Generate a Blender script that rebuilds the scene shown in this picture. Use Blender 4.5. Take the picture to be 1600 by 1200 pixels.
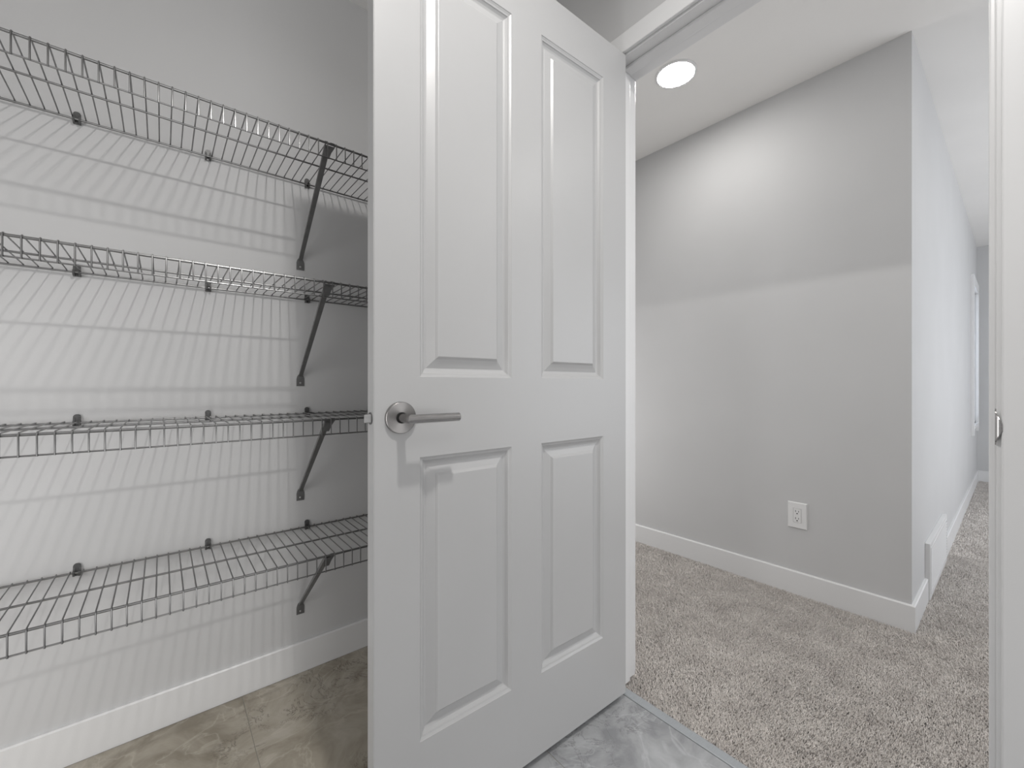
import bpy, bmesh, math, random
import numpy as np
from mathutils import Vector, Matrix

for o in list(bpy.data.objects):
    bpy.data.objects.remove(o)
S = bpy.context.scene
COL = S.collection

# ------------------------------------------------------------------ camera, world, exposure
cam_d = bpy.data.cameras.new('camera')
cam = bpy.data.objects.new('camera', cam_d)
COL.objects.link(cam)
cam_d.sensor_width = 36.0
cam_d.lens = 657.7 / 1600 * 36
cam_d.shift_y = 1.27 / 1600
cam_d.clip_start = 0.02
cam.location = (0, 0, 1.0)
cam.rotation_euler = (math.pi / 2, 0, math.radians(50.256))
S.camera = cam

W = bpy.data.worlds.new('overcast sky')
S.world = W
W.use_nodes = True
W.node_tree.nodes['Background'].inputs[0].default_value = (0.80, 0.88, 1.0, 1)
W.node_tree.nodes['Background'].inputs[1].default_value = 4.0

S.view_settings.view_transform = 'Standard'
S.view_settings.look = 'None'
S.view_settings.exposure = 0.0
S.view_settings.gamma = 1.0
S.view_settings.use_curve_mapping = False

def area(name, loc, direction, sx, sy, power, color=(1, 1, 1)):
    d = bpy.data.lights.new(name, 'AREA')
    d.shape = 'RECTANGLE'; d.size = sx; d.size_y = sy
    d.energy = power; d.color = color
    o = bpy.data.objects.new(name, d)
    o.location = loc
    o.rotation_euler = Vector(direction).to_track_quat('-Z', 'Y').to_euler()
    COL.objects.link(o)
    return o

# added area lamps out of view, not fixtures: soft fill standing in for bounced light
area('pantry_ceiling_fill', (0.55, 0.0, 2.42), (-0.3, 0, -1), 1.0, 0.9, 7, (1, 0.99, 0.98))
area('pantry_side_fill', (3.0, 0.15, 0.75), (-1, 0, 0), 1.6, 1.4, 25, (1, 0.99, 0.98))  # added fill, set far off to even out shelf wall and door
area('pantry_back_fill', (-0.80, -1.05, 0.75), (-1, 0.8, 0), 0.7, 1.4, 14, (1, 0.99, 0.98))  # added to brighten the shelf wall without reaching the door face
area('hall_ceiling_fill', (0.60, 1.72, 2.42), (-0.1, 0, -1), 0.7, 0.8, 10, (1, 0.985, 0.96))
area('living_room_daylight_fill', (1.9, 4.0, 1.20), (-1, 0.30, 0), 3.4, 1.9, 55, (0.92, 0.955, 1.0))  # added panel standing in for window light from outside the view
area('hall_side_fill', (-2.3, 1.75, 0.8), (1, 0.1, 0), 0.8, 1.3, 9.5, (1, 0.99, 0.98))  # added fill for the lower hall, no lamp hangs here

PANTRY_POT_W = 1220.0    # emission strength of the pantry pot light
HALL_POT_W = 92.0

# ------------------------------------------------------------------ materials
def new_mat(name):
    m = bpy.data.materials.new(name); m.use_nodes = True
    nt = m.node_tree
    return m, nt, nt.nodes['Principled BSDF']

def L(nt, a, b): nt.links.new(a, b)

def coords(nt, scale=(1, 1, 1), space='Object'):
    tc = nt.nodes.new('ShaderNodeTexCoord'); mp = nt.nodes.new('ShaderNodeMapping')
    mp.inputs['Scale'].default_value = scale
    L(nt, tc.outputs[space], mp.inputs[0])
    return mp.outputs[0]

def world_coords(nt, scale=1.0):
    g = nt.nodes.new('ShaderNodeNewGeometry'); mp = nt.nodes.new('ShaderNodeMapping')
    mp.inputs['Scale'].default_value = (scale,) * 3
    L(nt, g.outputs['Position'], mp.inputs[0])
    return mp.outputs[0]

def noise(nt, vec, scale, detail=3, rough=0.5, dist=0.0):
    n = nt.nodes.new('ShaderNodeTexNoise')
    n.inputs['Scale'].default_value = scale; n.inputs['Detail'].default_value = detail
    n.inputs['Roughness'].default_value = rough; n.inputs['Distortion'].default_value = dist
    L(nt, vec, n.inputs['Vector'])
    return n.outputs['Fac']

def ramp(nt, fac, stops):
    r = nt.nodes.new('ShaderNodeValToRGB')
    e = r.color_ramp.elements
    while len(e) < len(stops): e.new(0.5)
    for k, (p, c) in enumerate(stops):
        e[k].position = p; e[k].color = (*c, 1)
    L(nt, fac, r.inputs[0])
    return r.outputs[0]

def bump(nt, bsdf, h, strength, dist=0.001):
    b = nt.nodes.new('ShaderNodeBump')
    b.inputs['Strength'].default_value = strength; b.inputs['Distance'].default_value = dist
    L(nt, h, b.inputs['Height']); L(nt, b.outputs[0], bsdf.inputs['Normal'])

def mixc(nt, fac, a, b, mode='MIX'):
    m = nt.nodes.new('ShaderNodeMix'); m.data_type = 'RGBA'; m.blend_type = mode
    for sock, v in ((m.inputs[0], fac), (m.inputs[6], a), (m.inputs[7], b)):
        if isinstance(v, (int, float)): sock.default_value = v
        elif isinstance(v, tuple): sock.default_value = (*v, 1)
        else: L(nt, v, sock)
    return m.outputs[2]

def paint(name, col, rough=0.6, bs=0.04, bscale=260, spec=0.3):
    m, nt, b = new_mat(name)
    v = world_coords(nt)
    n = noise(nt, v, 3.0, 2)
    c = ramp(nt, n, [(0.3, tuple(x * 0.985 for x in col)), (0.7, tuple(min(1, x * 1.015) for x in col))])
    L(nt, c, b.inputs['Base Color'])
    b.inputs['Roughness'].default_value = rough
    b.inputs['Specular IOR Level'].default_value = spec
    bump(nt, b, noise(nt, v, bscale, 3), bs, 0.0006)
    return m

M_WALL = paint('wall_paint', (0.54, 0.54, 0.543), 0.55, 0.08)
M_CEIL = paint('ceiling_paint', (0.80, 0.79, 0.775), 0.9, 0.35, 120, 0.1)
M_TRIM = paint('trim_paint', (0.70, 0.70, 0.703), 0.32, 0.03, 300, 0.45)
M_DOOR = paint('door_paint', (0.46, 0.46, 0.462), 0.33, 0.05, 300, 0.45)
M_PLAST = paint('white_plastic', (0.72, 0.72, 0.72), 0.3, 0.0, 300, 0.5)

def metal(name, col, rough, aniso=0.0, scale=(1, 1, 60)):
    m, nt, b = new_mat(name)
    v = coords(nt, scale)
    n = noise(nt, v, 40, 3)
    c = ramp(nt, n, [(0.3, tuple(x * 0.88 for x in col)), (0.7, tuple(min(1, x * 1.1) for x in col))])
    L(nt, c, b.inputs['Base Color'])
    b.inputs['Metallic'].default_value = 1.0
    b.inputs['Roughness'].default_value = rough
    b.inputs['Anisotropic'].default_value = aniso
    return m

M_NICKEL = metal('brushed_nickel', (0.46, 0.45, 0.445), 0.20, 0.3, (1, 1, 20))
M_ROSE = metal('radial_brushed_nickel', (0.38, 0.37, 0.365), 0.26, 0.8, (30, 30, 30))
_t = M_ROSE.node_tree.nodes.new('ShaderNodeTangent'); _t.direction_type = 'RADIAL'; _t.axis = 'Y'
M_ROSE.node_tree.links.new(_t.outputs[0], M_ROSE.node_tree.nodes['Principled BSDF'].inputs['Tangent'])
M_BOLT = metal('latch_steel', (0.30, 0.30, 0.30), 0.5)
M_WIRE = metal('grey_wire_coating', (0.25, 0.25, 0.25), 0.34, 0, (1, 1, 1))
M_BRACE = metal('charcoal_steel', (0.15, 0.15, 0.15), 0.42, 0, (1, 1, 1))
M_BRACE.node_tree.nodes['Principled BSDF'].inputs['Metallic'].default_value = 0.35
M_SCREW = metal('screw_steel', (0.55, 0.55, 0.55), 0.3, 0, (1, 1, 1))

m, nt, b = new_mat('dark_clip_plastic'); M_CLIP = m
L(nt, ramp(nt, noise(nt, coords(nt), 90), [(0.3, (0.055,) * 3), (0.7, (0.085,) * 3)]), b.inputs['Base Color'])
b.inputs['Roughness'].default_value = 0.35
m, nt, b = new_mat('slot_black'); M_BLACK = m
L(nt, ramp(nt, noise(nt, coords(nt), 50), [(0.3, (0.01,) * 3), (0.7, (0.02,) * 3)]), b.inputs['Base Color'])
b.inputs['Roughness'].default_value = 0.8

def marble(name, base, dark, light, crack, seed):
    m, nt, b = new_mat(name)
    v = world_coords(nt)
    off = nt.nodes.new('ShaderNodeVectorMath'); off.operation = 'ADD'; off.inputs[1].default_value = (seed, seed * 0.37, 0)
    L(nt, v, off.inputs[0]); v = off.outputs[0]
    cloud = ramp(nt, noise(nt, v, 5.5, 6, 0.6, 1.2), [(0.34, dark), (0.50, base), (0.66, light)])
    n1 = noise(nt, v, 4.2, 4, 0.55, 2.0)
    vein = nt.nodes.new('ShaderNodeMath'); vein.operation = 'SUBTRACT'; L(nt, n1, vein.inputs[0]); vein.inputs[1].default_value = 0.5
    ab = nt.nodes.new('ShaderNodeMath'); ab.operation = 'ABSOLUTE'; L(nt, vein.outputs[0], ab.inputs[0])
    vm = ramp(nt, ab.outputs[0], [(0.0, (0.45,) * 3), (0.014, (0.16,) * 3), (0.035, (0, 0, 0))])
    c = mixc(nt, vm, cloud, tuple(min(1, x * 1.2) for x in light))
    n2 = noise(nt, v, 9.0, 8, 0.65, 1.5)
    s2 = nt.nodes.new('ShaderNodeMath'); s2.operation = 'SUBTRACT'; L(nt, n2, s2.inputs[0]); s2.inputs[1].default_value = 0.47
    a2 = nt.nodes.new('ShaderNodeMath'); a2.operation = 'ABSOLUTE'; L(nt, s2.outputs[0], a2.inputs[0])
    cm = ramp(nt, a2.outputs[0], [(0.0, (0.8,) * 3), (0.006, (0.3,) * 3), (0.014, (0, 0, 0))])
    gate = ramp(nt, noise(nt, v, 3.4, 2), [(0.52, (0, 0, 0)), (0.60, (1, 1, 1))])
    g = mixc(nt, 1.0, cm, gate, 'MULTIPLY')
    c = mixc(nt, g, c, crack)
    L(nt, c, b.inputs['Base Color'])
    b.inputs['Roughness'].default_value = 0.35
    return m

M_TILE_WARM_CAST = marble('marble_tile_warm_cast', (0.36, 0.325, 0.265), (0.25, 0.22, 0.17), (0.45, 0.415, 0.355), (0.05, 0.04, 0.03), 3.1)  # same stone as the grey tile, warm cast of the light mixed into its colour
M_TILE_G = marble('grey_marble_tile', (0.36, 0.365, 0.375), (0.25, 0.255, 0.265), (0.44, 0.45, 0.46), (0.14, 0.14, 0.14), 7.7)
M_GROUT = paint('grout', (0.38, 0.36, 0.32), 0.95, 0.3, 300, 0.1)
M_STRIP = metal('transition_metal', (0.40, 0.42, 0.44), 0.45, 0.0, (60, 1, 1))
bb = M_STRIP.node_tree.nodes['Principled BSDF']; bb.inputs['Metallic'].default_value = 0.35

def carpet_mat(name, k):
    m, nt, b = new_mat(name)
    v = world_coords(nt)
    fine = noise(nt, v, 300, 2, 0.6)
    big = noise(nt, v, 9, 3, 0.6)
    c1 = ramp(nt, fine, [(0.28, (0.34 * k, 0.315 * k, 0.295 * k)), (0.5, (0.68 * k, 0.645 * k, 0.615 * k)), (0.72, (0.86 * k, 0.84 * k, 0.81 * k))])
    c2 = ramp(nt, big, [(0.35, (0.88, 0.86, 0.85)), (0.65, (1.06, 1.05, 1.04))])
    L(nt, mixc(nt, 1.0, c1, c2, 'MULTIPLY'), b.inputs['Base Color'])
    b.inputs['Roughness'].default_value = 0.95
    b.inputs['Specular IOR Level'].default_value = 0.05
    b.inputs['Sheen Weight'].default_value = 0.2
    return m
M_CARPET = carpet_mat('carpet_yarn', 1.13)

def emit(name, strength, col=(1, 0.98, 0.95)):
    m, nt, b = new_mat(name)
    n = noise(nt, coords(nt), 4, 1)
    c = ramp(nt, n, [(0, tuple(x * 0.98 for x in col)), (1, col)])
    L(nt, c, b.inputs['Emission Color']); b.inputs['Emission Strength'].default_value = strength
    b.inputs['Base Color'].default_value = (0.8, 0.8, 0.8, 1)
    return m

m, nt, b = new_mat('window_glass'); M_GLASS = m
b.inputs['Transmission Weight'].default_value = 1.0
b.inputs['Roughness'].default_value = 0.02
b.inputs['IOR'].default_value = 1.1
b.inputs['Base Color'].default_value = (0.98, 0.99, 1, 1)

# ------------------------------------------------------------------ mesh helpers
def bm_box(bm, x0, x1, y0, y1, z0, z1):
    vs = [bm.verts.new((x, y, z)) for x in (x0, x1) for y in (y0, y1) for z in (z0, z1)]
    fs = [(0, 1, 3, 2), (4, 6, 7, 5), (0, 4, 5, 1), (2, 3, 7, 6), (0, 2, 6, 4), (1, 5, 7, 3)]
    return [bm.faces.new([vs[i] for i in f]) for f in fs]

def bm_tube(bm, pts, r, n=8, cap=True):
    pts = [Vector(p) for p in pts]
    rings = []
    for i, p in enumerate(pts):
        if i == 0: t = pts[1] - pts[0]
        elif i == len(pts) - 1: t = pts[-1] - pts[-2]
        else: t = (pts[i + 1] - p).normalized() + (p - pts[i - 1]).normalized()
        t.normalize()
        if i == 0:
            up = Vector((0, 0, 1)) if abs(t.z) < 0.9 else Vector((0, 1, 0))
            a = t.cross(up).normalized()
        else:
            a = (a - t * a.dot(t)).normalized()
        bq = t.cross(a)
        rr = r[i] if isinstance(r, (list, tuple)) else r
        rings.append([bm.verts.new(p + (a * math.cos(2 * math.pi * k / n) + bq * math.sin(2 * math.pi * k / n)) * rr) for k in range(n)])
    for i in range(len(rings) - 1):
        for k in range(n):
            f = bm.faces.new((rings[i][k], rings[i][(k + 1) % n], rings[i + 1][(k + 1) % n], rings[i + 1][k]))
            f.smooth = True
    if cap:
        bm.faces.new(list(reversed(rings[0]))); bm.faces.new(rings[-1])

def bm_prism(bm, outline, axis, a0, a1):
    """outline: list of 2D points in the two other axes; extruded along axis (0,1,2)"""
    def mk(p, a):
        c = [p[0], p[1]]; c.insert(axis, a); return bm.verts.new(c)
    A = [mk(p, a0) for p in outline]; B = [mk(p, a1) for p in outline]
    n = len(A)
    for k in range(n): bm.faces.new((A[k], A[(k + 1) % n], B[(k + 1) % n], B[k]))
    bm.faces.new(list(reversed(A))); bm.faces.new(B)

def obj(name, bm, mat, parent=None, bevel=0.0, seg=2, loc=None):
    bmesh.ops.recalc_face_normals(bm, faces=bm.faces[:])
    me = bpy.data.meshes.new(name)
    if bevel > 0:
        es = [e for e in bm.edges if len(e.link_faces) == 2 and e.calc_face_angle(0) > 0.6]
        bmesh.ops.bevel(bm, geom=es, offset=bevel, segments=seg, affect='EDGES', profile=0.5)
    bm.to_mesh(me); bm.free()
    if any(p.use_smooth for p in me.polygons): me.set_sharp_from_angle(angle=math.radians(32))
    me.materials.append(mat)
    o = bpy.data.objects.new(name, me)
    COL.objects.link(o)
    if loc: o.location = loc
    if parent: o.parent = parent
    return o

def box_obj(name, mat, dims, parent=None, bevel=0.0, seg=2):
    bm = bmesh.new(); bm_box(bm, *dims)
    return obj(name, bm, mat, parent, bevel, seg)

def tag(o, label=None, cat=None, group=None, kind=None):
    if label: o['label'] = label
    if cat: o['category'] = cat
    if group: o['group'] = group
    if kind: o['kind'] = kind
    return o

def empty(name, loc=(0, 0, 0), rz=0):
    o = bpy.data.objects.new(name, None)
    o.location = loc; o.rotation_euler = (0, 0, rz); o.empty_display_size = 0.05
    COL.objects.link(o)
    return o

# ------------------------------------------------------------------ dimensions (metres, camera at x=y=0)
XW = -1.606            # shelf wall
YP = 1.140             # doorway wall, pantry face
YH = 1.258             # doorway wall, hall face
XJ0, XJ1 = -0.847, -0.025   # opening between the jambs
ZS = 1.052 + 1.0       # soffit of the frame
ZC = 2.444             # ceiling
YB = 2.350             # hall wall with outlet
XC = -0.2774           # corridor wall
YF = 6.569             # far wall
XR, YBK = 3.20, -1.10  # unseen pantry walls
XHL = -2.60            # unseen hall end

# ------------------------------------------------------------------ structure
tag(box_obj('floor', M_GROUT, (XW - 0.1, XR + 0.1, YBK - 0.1, 1.146, -0.12, -0.0014)), 'grout bed under the marble tiles of the pantry floor', 'floor', kind='structure')
FLOOR = bpy.data.objects['floor']
xs = [XW + 0.012, -0.984, -0.374, 0.236, 0.846, 1.456, 2.066, 2.676, 3.20]
ys = [YBK, -0.412, 0.198, 0.808, 1.146]
for i in range(len(xs) - 1):
    for j in range(len(ys) - 1):
        t = box_obj('tile', M_TILE_WARM_CAST if i == 0 else M_TILE_G, (xs[i] + 0.001, xs[i + 1] - 0.001, ys[j] + 0.001, ys[j + 1] - 0.001, -0.0014, 0.0), FLOOR, 0.0004, 1)
        if i == 0: t['label'] = 'marble tile with painted warm light cast, pale and dark veins'
fl2 = tag(box_obj('floor', M_CARPET, (XHL - 0.1, 2.6, 1.146, YF + 0.1, -0.12, -0.010)), 'beige-grey carpet backing of the hall and corridor floor', 'floor', kind='structure')

def wall(name, boxes, label, mat=M_WALL, cat='wall'):
    bm = bmesh.new()
    for b_ in boxes: bm_box(bm, *b_)
    return tag(obj(name, bm, mat), label, cat, kind='structure')

wall('wall_left', [(XW - 0.1, XW, YBK - 0.1, YH, -0.12, ZC)], 'light grey pantry wall behind the wire shelves')
wall('wall_front', [(XW, XJ0 - 0.019, YP, YH, -0.12, ZC), (XJ1 + 0.019, XR, YP, YH, -0.12, ZC), (XJ0 - 0.019, XJ1 + 0.019, YP, YH, ZS + 0.019, ZC)], 'light grey wall around the doorway')
wall('wall_right', [(XR, XR + 0.1, YBK - 0.1, YH, -0.12, ZC)], 'light grey wall closing the pantry on the right')
wall('wall_back', [(XW, XR, YBK - 0.1, YBK, -0.12, ZC)], 'light grey pantry wall behind the viewer')
wall('wall_hall', [(XHL, XC - 0.12, YB, YB + 0.12, -0.12, ZC)], 'light grey hall wall with the power outlet')
WY0, WY1, WZ0, WZ1 = 5.80, 6.42, 0.62, 1.93
wall('wall_corridor', [(XC - 0.12, XC, YB, WY0, -0.12, ZC), (XC - 0.12, XC, WY1, YF, -0.12, ZC),
                       (XC - 0.12, XC, WY0, WY1, -0.12, WZ0), (XC - 0.12, XC, WY0, WY1, WZ1, ZC)], 'bright grey corridor wall running to the window')
wall('wall_far', [(XC - 0.12, 2.6, YF, YF + 0.1, -0.12, ZC)], 'grey wall closing the far end of the corridor')
wall('wall_hall_left', [(XHL - 0.1, XHL, YH - 0.12, YB + 0.12, -0.12, ZC), (XHL, XW - 0.1, YH - 0.12, YH, -0.12, ZC)], 'light grey wall closing the hall on the left')
wall('wall_living_room', [(2.5, 2.6, YH, YF, -0.12, ZC)], 'grey wall closing the room right of the corridor')
wall('ceiling', [(XHL - 0.1, 3.3, YBK - 0.1, YF + 0.1, ZC, ZC + 0.12)], 'white textured ceiling', M_CEIL, 'ceiling')

# baseboards: square face with a sloped top edge
def baseboard(name, p0, p1, n, label, h=0.104, t=0.012, z0=0.0, m0=0.0, m1=0.0):
    """p0,p1 along the wall, n outward normal; m0/m1 extra length at the front face (mitres)"""
    p0 = Vector((*p0, 0)); p1 = Vector((*p1, 0)); n = Vector((*n, 0)); d = (p1 - p0).normalized()
    prof = [(0, z0), (t, z0), (t, h - 0.004), (t - 0.0035, h), (0, h)]
    bm = bmesh.new()
    A = [bm.verts.new(p0 + n * a - d * (m0 * a / t) + Vector((0, 0, z))) for a, z in prof]
    B = [bm.verts.new(p1 + n * a + d * (m1 * a / t) + Vector((0, 0, z))) for a, z in prof]
    k = len(prof)
    for i in range(k): bm.faces.new((A[i], A[(i + 1) % k], B[(i + 1) % k], B[i]))
    bm.faces.new(list(reversed(A))); bm.faces.new(B)
    return tag(obj(name, bm, M_TRIM), label, 'baseboard', kind='structure')

baseboard('baseboard_left', (XW, YBK), (XW, YP), (1, 0), 'white baseboard under the wire shelves')
baseboard('baseboard_front', (XW + 0.012, YP), (XJ0 - 0.075, YP), (0, -1), 'white baseboard in the pantry corner behind the open door')
baseboard('baseboard_front_right', (XJ1 + 0.075, YP), (XR, YP), (0, -1), 'white baseboard right of the doorway in the pantry')
baseboard('baseboard_hall', (XHL, YB), (XC, YB), (0, -1), 'white baseboard under the power outlet', z0=-0.01, m1=0.012)
baseboard('baseboard_corridor', (XC, YB), (XC, 2.724), (1, 0), 'short white baseboard piece between wall corner and air register', z0=-0.01, m0=0.012)
baseboard('baseboard_corridor_far', (XC, 3.43), (XC, YF), (1, 0), 'long white baseboard from the air register to the far wall', z0=-0.01)
baseboard('baseboard_far', (XC + 0.012, YF), (2.5, YF), (0, -1), 'white baseboard at the far end of the corridor', z0=-0.01)

# door frame: jambs, stops, casings
FR = tag(empty('trim_1', (XJ0, YP, 0)), 'white door frame with stops, casing and strike plate around the doorway', 'door frame', kind='structure')
def fr(name, dims, bevel=0.0012, mat=M_TRIM):
    dims = (dims[0] - XJ0, dims[1] - XJ0, dims[2] - YP, dims[3] - YP, dims[4], dims[5])
    return box_obj(name, mat, dims, FR, bevel, 2)
fr('jamb', (XJ0 - 0.019, XJ0, YP, YH, 0.0, ZS + 0.019))
fr('jamb', (XJ1, XJ1 + 0.019, YP, YH, 0.0, ZS + 0.019))
fr('header_jamb', (XJ0, XJ1, YP, YH, ZS, ZS + 0.019))
SY0, SY1, ST = YP + 0.038, YP + 0.076, 0.010
fr('stop', (XJ0, XJ0 + ST, SY0, SY1, 0.0, ZS), 0.003)
fr('stop', (XJ1 - ST, XJ1, SY0, SY1, 0.0, ZS), 0.003)
fr('stop', (XJ0 + ST, XJ1 - ST, SY0, SY1, ZS - ST, ZS), 0.003)
RV, CW, CT = 0.006, 0.062, 0.013
for yy0, yy1 in ((YP - CT, YP), (YH, YH + CT)):
    fr('casing', (XJ0 - RV - CW, XJ0 - RV, yy0, yy1, 0.0, ZS + RV), 0.003)
    fr('casing', (XJ1 + RV, XJ1 + RV + CW, yy0, yy1, 0.0, ZS + RV), 0.003)
    fr('casing', (XJ0 - RV - CW, XJ1 + RV + CW, yy0, yy1, ZS + RV, ZS + RV + CW), 0.003)
# strike plate on the right jamb, its lip curling out over the jamb edge
bm = bmesh.new()
bm_box(bm, XJ1 - 0.0016, XJ1, YP + 0.002, YP + 0.026, 0.893, 0.957)
nseg, prev = 8, None
for s in range(nseg + 1):
    u = s / nseg
    ang = u * 1.15
    y = YP + 0.002 - 0.017 * math.sin(ang); x = XJ1 - 0.0016 + 0.013 * (1 - math.cos(ang))
    hh = 0.017 * math.sqrt(max(0.0, 1 - (u * 0.93) ** 2)) + 0.010 * (1 - u)
    row = [bm.verts.new((x + q, y, 0.925 + e * hh)) for q in (0, 0.0016) for e in (-1, -0.5, 0.5, 1)]
    if prev:
        for k in range(3):
            bm.faces.new((prev[k], prev[k + 1], row[k + 1], row[k])); bm.faces.new((prev[k + 4], row[k + 4], row[k + 5], prev[k + 5]))
        bm.faces.new((prev[0], row[0], row[4], prev[4])); bm.faces.new((prev[3], prev[7], row[7], row[3]))
    prev = row
bm.faces.new((prev[0], prev[1], prev[5], prev[4])); bm.faces.new((prev[1], prev[2], prev[6], prev[5])); bm.faces.new((prev[2], prev[3], prev[7], prev[6]))
bmesh.ops.translate(bm, verts=bm.verts[:], vec=(-XJ0, -YP, 0))
sp = obj('strike_plate', bm, M_NICKEL, FR); sp['label'] = 'brushed nickel strike plate with curved lip'
# transition strip
bm = bmesh.new()
bm_prism(bm, [(1.146, -0.004), (1.1465, 0.0012), (1.150, 0.0026), (1.172, 0.0030), (1.177, 0.0012), (1.1775, -0.010), (1.146, -0.010)], 0, XJ0, XJ1)
tag(obj('trim_2', bm, M_STRIP), 'grey metal transition strip between marble tile and carpet in the doorway', 'threshold', kind='structure')

# ------------------------------------------------------------------ window at the far end of the corridor
WN = tag(empty('window_1', (XC, (WY0 + WY1) / 2, WZ0)), 'white-cased window seen edge on at the far end of the corridor wall', 'window', kind='structure')
def wn(name, mat, d, bevel=0.001):
    return box_obj(name, mat, (d[0] - XC, d[1] - XC, d[2] - (WY0 + WY1) / 2, d[3] - (WY0 + WY1) / 2, d[4] - WZ0, d[5] - WZ0), WN, bevel, 1)
wn('casing', M_TRIM, (XC, XC + 0.019, WY0 - 0.08, WY0, WZ0 - 0.09, WZ1 + 0.09))
wn('casing', M_TRIM, (XC, XC + 0.019, WY1, WY1 + 0.08, WZ0 - 0.09, WZ1 + 0.09))
wn('casing', M_TRIM, (XC, XC + 0.019, WY0, WY1, WZ1, WZ1 + 0.09))
wn('sill', M_TRIM, (XC - 0.08, XC + 0.022, WY0, WY1, WZ0 - 0.03, WZ0))
fx0, fx1 = XC - 0.115, XC - 0.07
wn('sash', M_PLAST, (fx0, fx1, WY0, WY0 + 0.05, WZ0, WZ1)); wn('sash', M_PLAST, (fx0, fx1, WY1 - 0.05, WY1, WZ0, WZ1))
wn('sash', M_PLAST, (fx0, fx1, WY0 + 0.05, WY1 - 0.05, WZ0, WZ0 + 0.05)); wn('sash', M_PLAST, (fx0, fx1, WY0 + 0.05, WY1 - 0.05, WZ1 - 0.05, WZ1))
wn('pane', M_GLASS, (XC - 0.096, XC - 0.090, WY0 + 0.05, WY1 - 0.05, WZ0 + 0.05, WZ1 - 0.05), 0)

# ------------------------------------------------------------------ door leaf
ang = math.radians(1.5)
DW, DH, DT = 0.813, 2.032, 0.035
door_rz = math.atan2(-math.cos(ang), -math.sin(ang))
DOOR = empty('door_1', (-0.7992, 1.1367, 0.0196), door_rz)
tag(DOOR, 'white four-panel moulded door standing open into the pantry', 'door', kind='structure')
PX = [(0.111, 0.363), (0.463, 0.713)]
PZ = [(0.235 - 0.0196, 0.845 - 0.0196), (1.017 - 0.0196, 1.9295 - 0.0196)]
gx = [0, 0.111, 0.363, 0.463, 0.713, DW]
gz = [0, PZ[0][0], PZ[0][1], PZ[1][0], PZ[1][1], DH]
bm = bmesh.new()
V = {}
for s in (0, 1):
    for i, x in enumerate(gx):
        for k, z in enumerate(gz): V[s, i, k] = bm.verts.new((x, 0 if s == 0 else -DT, z))
for s in (0, 1):
    for i in range(5):
        for k in range(5):
            if i in (1, 3) and k in (1, 3): continue
            bm.faces.new((V[s, i, k], V[s, i + 1, k], V[s, i + 1, k + 1], V[s, i, k + 1]))
for i in range(5):
    for k in (0, 5): bm.faces.new((V[0, i, k], V[0, i + 1, k], V[1, i + 1, k], V[1, i, k]))
for k in range(5):
    for i in (0, 5): bm.faces.new((V[0, i, k], V[0, i, k + 1], V[1, i, k + 1], V[1, i, k]))
bmesh.ops.recalc_face_normals(bm, faces=bm.faces[:])
es = [e for e in bm.edges if len(e.link_faces) == 2 and e.calc_face_angle(0) > 0.6]
bmesh.ops.bevel(bm, geom=es, offset=0.0015, segments=2, affect='EDGES')
obj('leaf', bm, M_DOOR, DOOR)
PROF = [(0.0, 0.0), (0.0008, -0.0012), (0.0050, -0.0040), (0.0082, -0.0050), (0.0092, -0.0068), (0.0140, -0.0110), (0.0180, -0.0128), (0.0205, -0.0130),
        (0.0215, -0.0124), (0.0400, -0.0066), (0.0412, -0.0056), (0.0452, -0.0020), (0.0462, -0.0016)]
for (z0, z1) in PZ:
    for (x0, x1) in PX:
        bm = bmesh.new()
        for side in (0, 1):
            prev = None
            for ins, dep in PROF:
                y = dep if side == 0 else -DT - dep
                ring = [bm.verts.new(p) for p in ((x0 + ins, y, z0 + ins), (x1 - ins, y, z0 + ins), (x1 - ins, y, z1 - ins), (x0 + ins, y, z1 - ins))]
                if prev:
                    for q in range(4): bm.faces.new((prev[q], prev[(q + 1) % 4], ring[(q + 1) % 4], ring[q]))
                else: first = ring
                prev = ring
            bm.faces.new(prev)
            if side == 0: f0 = first
            else:
                for q in range(4): bm.faces.new((f0[q], f0[(q + 1) % 4], first[(q + 1) % 4], first[q]))
        obj('panel', bm, M_DOOR, DOOR)

def disc_profile(bm, centre, prof, n=48):
    """lathe about local y; prof = [(radius, y)]"""
    cx, cz = centre; prev = None
    for r, y in prof:
        if r < 1e-6:
            c = bm.verts.new((cx, y, cz))
            if prev:
                for k in range(n): bm.faces.new((prev[k], prev[(k + 1) % n], c))
            prev = None if not prev else prev
            cc = c; last = 'c'
            continue
        ring = [bm.verts.new((cx + r * math.cos(2 * math.pi * k / n), y, cz + r * math.sin(2 * math.pi * k / n))) for k in range(n)]
        if prev:
            for k in range(n):
                f = bm.faces.new((prev[k], prev[(k + 1) % n], ring[(k + 1) % n], ring[k])); f.smooth = True
        prev = ring
    return prev

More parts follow.
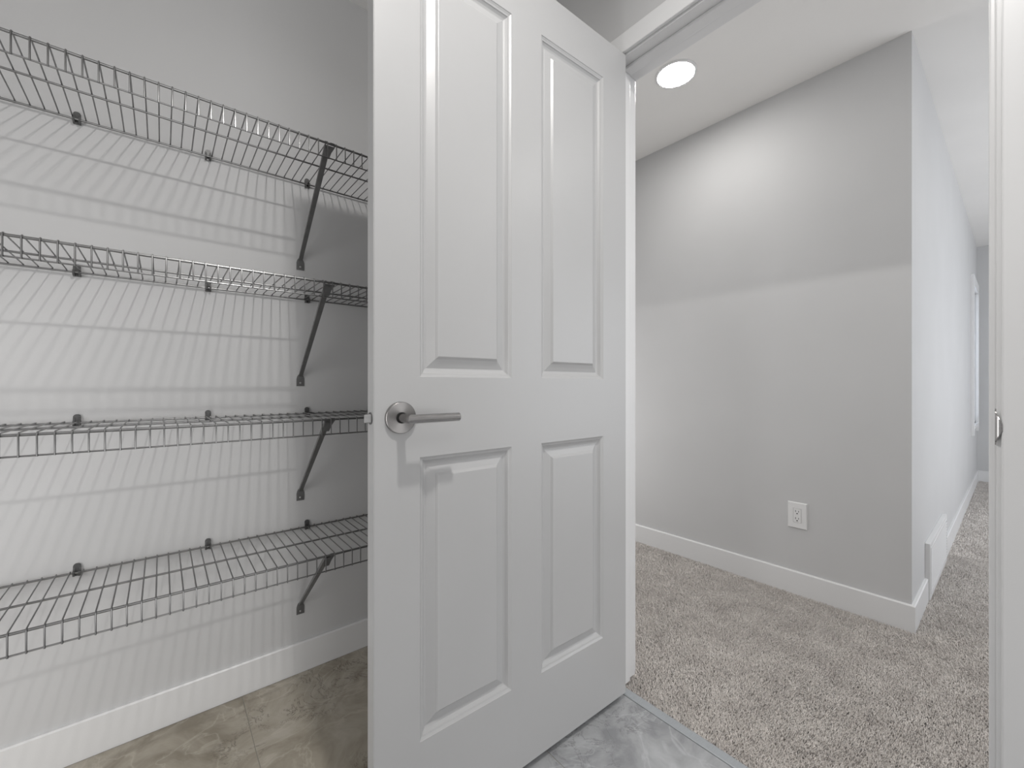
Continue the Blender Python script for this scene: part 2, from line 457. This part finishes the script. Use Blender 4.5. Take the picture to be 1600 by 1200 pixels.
HU, HZ = 0.7575, 0.932 - 0.0196
for sgn in (1, -1):
    base = 0.0 if sgn == 1 else -DT
    bm = bmesh.new()
    rr, yc, n_ = 0.0090, base + sgn * 0.052, 40
    cs = [(rr * math.cos(2 * math.pi * q / n_), rr * math.sin(2 * math.pi * q / n_)) for q in range(n_)]
    def ring_(fn): return [bm.verts.new(fn(a_, b_)) for a_, b_ in cs]
    def skin(A_, B_):
        for q in range(n_):
            f_ = bm.faces.new((A_[q], A_[(q + 1) % n_], B_[(q + 1) % n_], B_[q])); f_.smooth = True
    skin(ring_(lambda a_, b_: (HU + a_, base + sgn * 0.006, HZ + b_)), ring_(lambda a_, b_: (HU + a_, yc + sgn * a_, HZ + b_)))
    e1 = ring_(lambda a_, b_: (HU + a_, yc + sgn * a_, HZ + b_)); e2 = ring_(lambda a_, b_: (HU - 0.1095, yc + sgn * a_, HZ + b_))
    e3 = ring_(lambda a_, b_: (HU - 0.1108, yc + sgn * a_ * 0.86, HZ + b_ * 0.86))
    skin(e1, e2); skin(e2, e3); bm.faces.new(e3)
    h = obj('door_handle', bm, M_NICKEL, DOOR); h['label'] = 'brushed nickel lever handle'
    bm = bmesh.new()
    r = disc_profile(bm, (HU, HZ), [(0.033, base), (0.033, base + sgn * 0.0060), (0.0325, base + sgn * 0.0072), (0.0315, base + sgn * 0.0080), (0.012, base + sgn * 0.0082), (0.0118, base + sgn * 0.0070)], 56)
    bm.faces.new(r)
    obj('rosette', bm, M_ROSE, h)
    bm = bmesh.new(); r = disc_profile(bm, (HU, HZ), [(0.0113, base + sgn * 0.0079), (0.0113, base + sgn * 0.0086), (0.0092, base + sgn * 0.0086)], 32)
    obj('neck_ring', bm, M_BLACK, h)
# latch on the free edge
bm = bmesh.new()
bm_prism(bm, [(DW - 0.004, -0.0105), (DW + 0.0135, -0.0125), (DW + 0.0145, -0.0145), (DW + 0.007, -0.0265), (DW - 0.004, -0.0265)], 2, HZ - 0.0085, HZ + 0.0085)
lb = obj('latch_bolt', bm, M_BOLT, DOOR, 0.0008, 2); lb['label'] = 'nickel spring latch bolt'
bm = bmesh.new()
bm_tube(bm, [(DW - 0.001, -0.0175, HZ), (DW + 0.0012, -0.0175, HZ)], 0.0125, 24)
o = obj('latch_ring', bm, M_BRACE, lb)
# hinges
for hz in (0.18, 1.02, 1.85):
    bm = bmesh.new(); bm_tube(bm, [(-0.002, -DT - 0.004, hz - 0.044), (-0.002, -DT - 0.004, hz + 0.044)], 0.006, 16)
    hg = obj('hinge', bm, M_NICKEL, DOOR)

# ------------------------------------------------------------------ wire shelves
XBK, XMID, XFR = -1.596, -1.441, -1.2864
PITCH = 0.02505
Y0S, Y1S = -0.98, 1.125
SHELF = [(1.7039, -0.2314, 'topmost'), (1.2983, -0.2425, 'second from the top'), (0.8989, -0.2216, 'third from the top, level with the door handle'), (0.5019, -0.2361, 'lowest, just above the white baseboard')]
TEXT = ['grey wire shelf highest on the pantry wall, its underside in view', 'grey wire shelf second from the top, between top shelf and handle-height shelf',
        'grey wire shelf level with the door handle, seen almost edge on', 'grey wire shelf lowest on the wall, just above the white baseboard']
LIP = 0.043
# shared meshes (local frame: origin on the front rail line, z = rail level)
def rail_mesh(bm, x, z, r, n=10): bm_tube(bm, [(x, Y0S, z), (x, Y1S, z)], r, n)
WR = 0.0016
def cross_bm():
    bm = bmesh.new()
    zt = 0.0044
    bm_tube(bm, [(XBK - 0.002, 0, zt - 0.0004), (XMID, 0, zt), (XFR - 0.001, 0, zt), (XFR + 0.0030, 0, zt - 0.0018), (XFR + 0.0047, 0, zt - 0.0060), (XFR + 0.0050, 0, -LIP - 0.0022)], WR, 6)
    return bm
brace_y = [0.372, -0.47]
clip_y = [-0.174 + 0.2835 * k for k in range(-2, 5)]
proto = {}
for si, (zt, ph, _) in enumerate(SHELF):
    sh = empty('wire_shelf', (0, 0, zt))
    tag(sh, TEXT[si], 'shelf', 'wire shelves on the pantry wall')
    if si == 0:
        for nm, x, z, r in (('front_rail', XFR, 0, 0.0031), ('lip_rail', XFR + 0.0018, -LIP, 0.0019), ('middle_rail', XMID, 0, 0.0026), ('back_rail', XBK, 0, 0.0026)):
            bm = bmesh.new(); rail_mesh(bm, x, z, r); proto[nm] = obj(nm, bm, M_WIRE, sh)
        k = 0
        cm = None
    else:
        for nm in ('front_rail', 'lip_rail', 'middle_rail', 'back_rail'):
            c = proto[nm].copy(); COL.objects.link(c); c.parent = sh
    k0 = math.ceil((Y0S + 0.004 - ph) / PITCH); k1 = math.floor((Y1S - 0.004 - ph) / PITCH)
    for k in range(k0, k1 + 1):
        y = ph + k * PITCH
        if 'cross' not in proto:
            proto['cross'] = obj('cross_wire', cross_bm(), M_WIRE, sh); c = proto['cross']
        else:
            c = proto['cross'].copy(); COL.objects.link(c); c.parent = sh
        c.location = (0, y, 0)
    for by in brace_y:
        if 'brace' not in proto:
            # folded steel strut: hook over the front rail, U-channel down to a wall plate
            bm = bmesh.new()
            A = Vector((XFR - 0.004, 0, -0.004)); B = Vector((XW + 0.006, 0, -0.268))
            d = (B - A).normalized(); nrm = Vector((d.z, 0, -d.x))
            if nrm.x < 0: nrm = -nrm
            w, dep, th = 0.0075, 0.010, 0.0016
            prof = [(-w, 0), (w, 0), (w, -dep), (w - th, -dep), (w - th, -th), (-w + th, -th), (-w + th, -dep), (-w, -dep)]
            R0 = [bm.verts.new(A + d * 0.002 + Vector((0, a, 0)) + nrm * (b_ + 0.004)) for a, b_ in prof]
            R1 = [bm.verts.new(B + Vector((0, a * 0.8, 0)) + nrm * (b_ * 0.6 + 0.002)) for a, b_ in prof]
            for q in range(8): bm.faces.new((R0[q], R0[(q + 1) % 8], R1[(q + 1) % 8], R1[q]))
            bm.faces.new(list(reversed(R0))); bm.faces.new(R1)
            # flared gusset under the rail and the hook lapping the rail
            g = [(XFR - 0.0045, -0.0078, -0.0035), (XFR - 0.0045, 0.0215, -0.0035), (XFR - 0.0100, 0.0125, -0.020), (XFR - 0.0165, 0.0078, -0.036), (XFR - 0.0165, -0.0075, -0.036)]
            ga = [bm.verts.new(p) for p in g]; gb = [bm.verts.new((p[0] - 0.002, p[1], p[2])) for p in g]
            for q in range(5): bm.faces.new((ga[q], ga[(q + 1) % 5], gb[(q + 1) % 5], gb[q]))
            bm.faces.new(list(reversed(ga))); bm.faces.new(gb)
            arc = [(XFR + 0.0043 * math.cos(t), 0.0043 * math.sin(t)) for t in [math.pi * q / 8 + math.pi / 8 for q in range(9)]]
            arc2 = [(XFR + 0.0034 * math.cos(t), 0.0034 * math.sin(t)) for t in [math.pi * q / 8 + math.pi / 8 for q in range(9)]]
            for ya, yb in ((-0.0085, -0.0105 + 0.006), (0.0065, 0.0185)):
                bm_prism(bm, arc + list(reversed(arc2)), 1, ya, yb)
            br = obj('support_brace', bm, M_BRACE, sh)
            # wall plate with pointed-arch top
            bm = bmesh.new()
            out = [(-0.0125, -0.303), (0.0125, -0.303), (0.0125, -0.278), (0.0105, -0.270), (0.0065, -0.263), (-0.0065, -0.263), (-0.0105, -0.270), (-0.0125, -0.278)]
            bm_prism(bm, out, 0, XW + 0.0002, XW + 0.0022)
            pl = obj('wall_plate', bm, M_BRACE, br, 0.0005, 1)
            bm = bmesh.new(); bm_tube(bm, [(XW + 0.0015, 0, -0.292), (XW + 0.0038, 0, -0.292), (XW + 0.0048, 0, -0.292)], [0.0036, 0.0034, 0.0018], 12)
            sc = obj('screw', bm, M_SCREW, br); sc['label'] = 'bright screw head'
            proto['brace'] = br; c = br
        else:
            src = proto['brace']; c = src.copy(); COL.objects.link(c); c.parent = sh
            for ch in src.children:
                e = ch.copy(); COL.objects.link(e); e.parent = c
        c.location = (0, by, 0)
    for cy_ in clip_y:
        if 'clip' not in proto:
            bm = bmesh.new()
            # base on the wall with a rounded top, jaw hooking round the back rail, screw post
            out = [(-0.0075, -0.010), (0.0075, -0.010), (0.0075, 0.017), (0.0058, 0.0205), (0.0025, 0.0225), (-0.0025, 0.0225), (-0.0058, 0.0205), (-0.0075, 0.017)]
            bm_prism(bm, out, 0, XW + 0.0002, XW + 0.0045)
            for ya in (-0.0075, 0.0035):
                pr_ = [(XW + 0.004, -0.0100), (XW + 0.0130, -0.0085), (XW + 0.0160, -0.0040), (XW + 0.0165, 0.0015), (XW + 0.0150, 0.0050), (XW + 0.0125, 0.0050), (XW + 0.0135, 0.0010), (XW + 0.0125, -0.0030), (XW + 0.0100, -0.0040), (XW + 0.0072, -0.0020), (XW + 0.0070, 0.0040), (XW + 0.0060, 0.0130), (XW + 0.0042, 0.0150)]
                bm_prism(bm, pr_, 1, ya, ya + 0.004)
            proto['clip'] = obj('wall_clip', bm, M_CLIP, sh); c = proto['clip']
        else:
            c = proto['clip'].copy(); COL.objects.link(c); c.parent = sh
        c.location = (0, cy_, 0)

# ------------------------------------------------------------------ power outlet on the hall wall
OX, OZ = (-0.7193 - 0.6372) / 2, 0.3725
OUT = tag(empty('power_outlet', (OX, YB, OZ)), 'white double power outlet low on the grey hall wall above the baseboard', 'outlet')
def frame_ring(bm, w, h, w2, h2, y0, y1, y2):
    a = [(-w, y0, -h), (w, y0, -h), (w, y0, h), (-w, y0, h)]
    k = 0.0035
    b_ = [(-w + k, y1, -h + k), (w - k, y1, -h + k), (w - k, y1, h - k), (-w + k, y1, h - k)]
    c = [(-w2, y1, -h2), (w2, y1, -h2), (w2, y1, h2), (-w2, y1, h2)]
    d = [(-w2, y0, -h2), (w2, y0, -h2), (w2, y0, h2), (-w2, y0, h2)]
    R = [[bm.verts.new(p) for p in r] for r in (a, b_, c, d)]
    for i in range(4):
        for q in range(4): bm.faces.new((R[i][q], R[i][(q + 1) % 4], R[(i + 1) % 4][(q + 1) % 4], R[(i + 1) % 4][q]))
bm = bmesh.new(); frame_ring(bm, 0.041, 0.0625, 0.0170, 0.0338, -0.0003, -0.0062, 0)
obj('cover_plate', bm, M_PLAST, OUT)
bm = bmesh.new()
bm_box(bm, -0.0162, 0.0162, -0.0072, -0.001, -0.0330, 0.0330)
rc = obj('receptacle', bm, M_PLAST, OUT, 0.0008, 2)
for dz in (0.0165, -0.0175):
    bm = bmesh.new()
    bm_box(bm, -0.0074, -0.0052, -0.0076, -0.0070, dz - 0.0005, dz + 0.0085)
    bm_box(bm, 0.0052, 0.0072, -0.0076, -0.0070, dz + 0.0003, dz + 0.0073)
    pts = [(0.0028 * math.cos(t), -0.0076, dz - 0.0070 + 0.0028 * math.sin(t)) for t in [math.pi * q / 6 for q in range(7)]] + [(-0.0028, -0.0076, dz - 0.0092), (0.0028, -0.0076, dz - 0.0092)]
    bm_prism(bm, [(p[0], p[2]) for p in pts], 1, -0.0076, -0.0070)
    so = obj('plug_slots', bm, M_BLACK, rc)

# ------------------------------------------------------------------ air register at the corridor baseboard
RG = tag(empty('air_register', (XC, (2.724 + 3.43) / 2, 0)), 'white sheet-metal air register standing against the bright corridor wall', 'air register')
hl = (3.43 - 2.724) / 2
bm = bmesh.new(); bm_box(bm, 0.0, 0.0185, -hl, hl, 0.005, 0.265)
obj('housing', bm, M_TRIM, RG, 0.0015, 2)
bm = bmesh.new()
for q, (a, b_, c, d) in enumerate(((-hl + 0.015, hl - 0.015, 0.235, 0.245), (-hl + 0.015, hl - 0.015, 0.03, 0.04), (-hl + 0.015, -hl + 0.025, 0.04, 0.235), (hl - 0.025, hl - 0.015, 0.04, 0.235))):
    bm_box(bm, 0.0183, 0.0205, a, b_, c, d)
obj('face_frame', bm, M_TRIM, RG, 0.0006, 1)
louvre = None
for q in range(12):
    z = 0.052 + q * 0.0155
    if louvre is None:
        bm = bmesh.new(); bm_prism(bm, [(0.0183, 0.0), (0.0200, -0.0035), (0.0205, -0.003), (0.0188, 0.004)], 1, -hl + 0.025, hl - 0.025)
        louvre = obj('louvre', bm, M_TRIM, RG); c = louvre
    else:
        c = louvre.copy(); COL.objects.link(c); c.parent = RG
    c.location = (0, 0, z)

# ------------------------------------------------------------------ recessed lights
def pot_light(x, y, label, strength, r=0.080):
    t = tag(empty('recessed_light', (x, y, ZC)), label, 'ceiling light', 'round recessed ceiling lights')
    bm = bmesh.new(); n = 48
    prof = [(r + 0.012, 0.0), (r + 0.0115, -0.003), (r + 0.004, -0.0055), (r, -0.0045), (r, -0.001)]
    prev = None
    for rr, z in prof:
        ring = [bm.verts.new((rr * math.cos(2 * math.pi * k / n), rr * math.sin(2 * math.pi * k / n), z)) for k in range(n)]
        if prev:
            for k in range(n):
                f = bm.faces.new((prev[k], prev[(k + 1) % n], ring[(k + 1) % n], ring[k])); f.smooth = True
        prev = ring
    obj('trim_ring', bm, M_PLAST, t)
    bm = bmesh.new()
    ring = [bm.verts.new((r * math.cos(2 * math.pi * k / n), r * math.sin(2 * math.pi * k / n), -0.0046)) for k in range(n)]
    c = bm.verts.new((0, 0, -0.011))
    for k in range(n): bm.faces.new((ring[k], ring[(k + 1) % n], c))
    obj('diffuser', bm, emit('diffuser_%d' % int(strength * 10), strength), t)
pot_light(-1.018, 1.837, 'round recessed light glowing in the hall ceiling above the outlet wall', HALL_POT_W)
pot_light(-0.12, 0.305, 'round recessed light in the pantry ceiling above the viewer', PANTRY_POT_W, 0.037)

# ------------------------------------------------------------------ carpet pile: individual yarn tufts
rng = np.random.default_rng(5)
def tufts(regions):
    P, H = [], []
    for x0, x1, y0, y1, sp in regions:
        nx, ny = int((x1 - x0) / sp), int((y1 - y0) / sp)
        X, Y = np.meshgrid(x0 + (np.arange(nx) + 0.5) * sp, y0 + (np.arange(ny) + 0.5) * sp)
        pts = np.stack([X.ravel(), Y.ravel()], 1) + rng.uniform(-0.45, 0.45, (nx * ny, 2)) * sp
        P.append(pts); H.append(np.full(len(pts), sp))
    return np.concatenate(P), np.concatenate(H)
P, SPC = tufts([(-2.05, 0.45, 1.1785, 2.336, 0.0038), (XC + 0.014, 0.60, 2.336, 3.6, 0.0052), (XC + 0.014, 0.50, 3.6, YF - 0.014, 0.012)])
keep = ~((P[:, 0] < XJ0 + 0.003) & (P[:, 1] < YH + 0.016)) & ~((P[:, 0] > XJ1 - 0.003) & (P[:, 1] < YH + 0.016))
keep &= ~((P[:, 0] < XC + 0.022) & (P[:, 1] > 2.72) & (P[:, 1] < 3.44))
P, SPC = P[keep], SPC[keep]
n = len(P)
a = rng.uniform(0, 2 * np.pi, n); lean = rng.normal(0, 0.0022, (n, 2)); hgt = rng.uniform(0.008, 0.0145, n); w = SPC * rng.uniform(0.30, 0.52, n)
# soft drift of the pile direction, as left by a vacuum cleaner
lean[:, 0] += 0.0022 * np.sin(P[:, 0] * 5.1 + P[:, 1] * 2.3); lean[:, 1] += 0.0022 * np.sin(P[:, 1] * 4.3 - P[:, 0] * 3.1)
verts = np.zeros((n, 6, 3), np.float32)
for k in range(3):
    an = a + k * 2 * np.pi / 3
    verts[:, k, 0] = P[:, 0] + np.cos(an) * w; verts[:, k, 1] = P[:, 1] + np.sin(an) * w; verts[:, k, 2] = -0.0105
    an2 = an + 0.9
    verts[:, k + 3, 0] = P[:, 0] + lean[:, 0] + np.cos(an2) * w * 0.55; verts[:, k + 3, 1] = P[:, 1] + lean[:, 1] + np.sin(an2) * w * 0.55
    verts[:, k + 3, 2] = -0.0105 + hgt * (1 - 0.12 * k)
tri = np.array([[0, 1, 4], [0, 4, 3], [1, 2, 5], [1, 5, 4], [2, 0, 3], [2, 3, 5], [3, 4, 5]], np.int32)
faces = (tri[None] + (np.arange(n, dtype=np.int32) * 6)[:, None, None]).reshape(-1, 3)
me = bpy.data.meshes.new('carpet')
me.vertices.add(n * 6); me.vertices.foreach_set('co', verts.reshape(-1))
me.loops.add(len(faces) * 3); me.loops.foreach_set('vertex_index', faces.reshape(-1))
me.polygons.add(len(faces)); me.polygons.foreach_set('loop_start', np.arange(0, len(faces) * 3, 3, dtype=np.int32))
me.polygons.foreach_set('loop_total', np.full(len(faces), 3, np.int32))
me.update(calc_edges=True)
me.materials.append(M_CARPET)
co = bpy.data.objects.new('carpet', me); COL.objects.link(co)
tag(co, 'beige-grey cut pile carpet covering the hall and corridor floor', 'carpet', kind='stuff')
print('tufts', n)
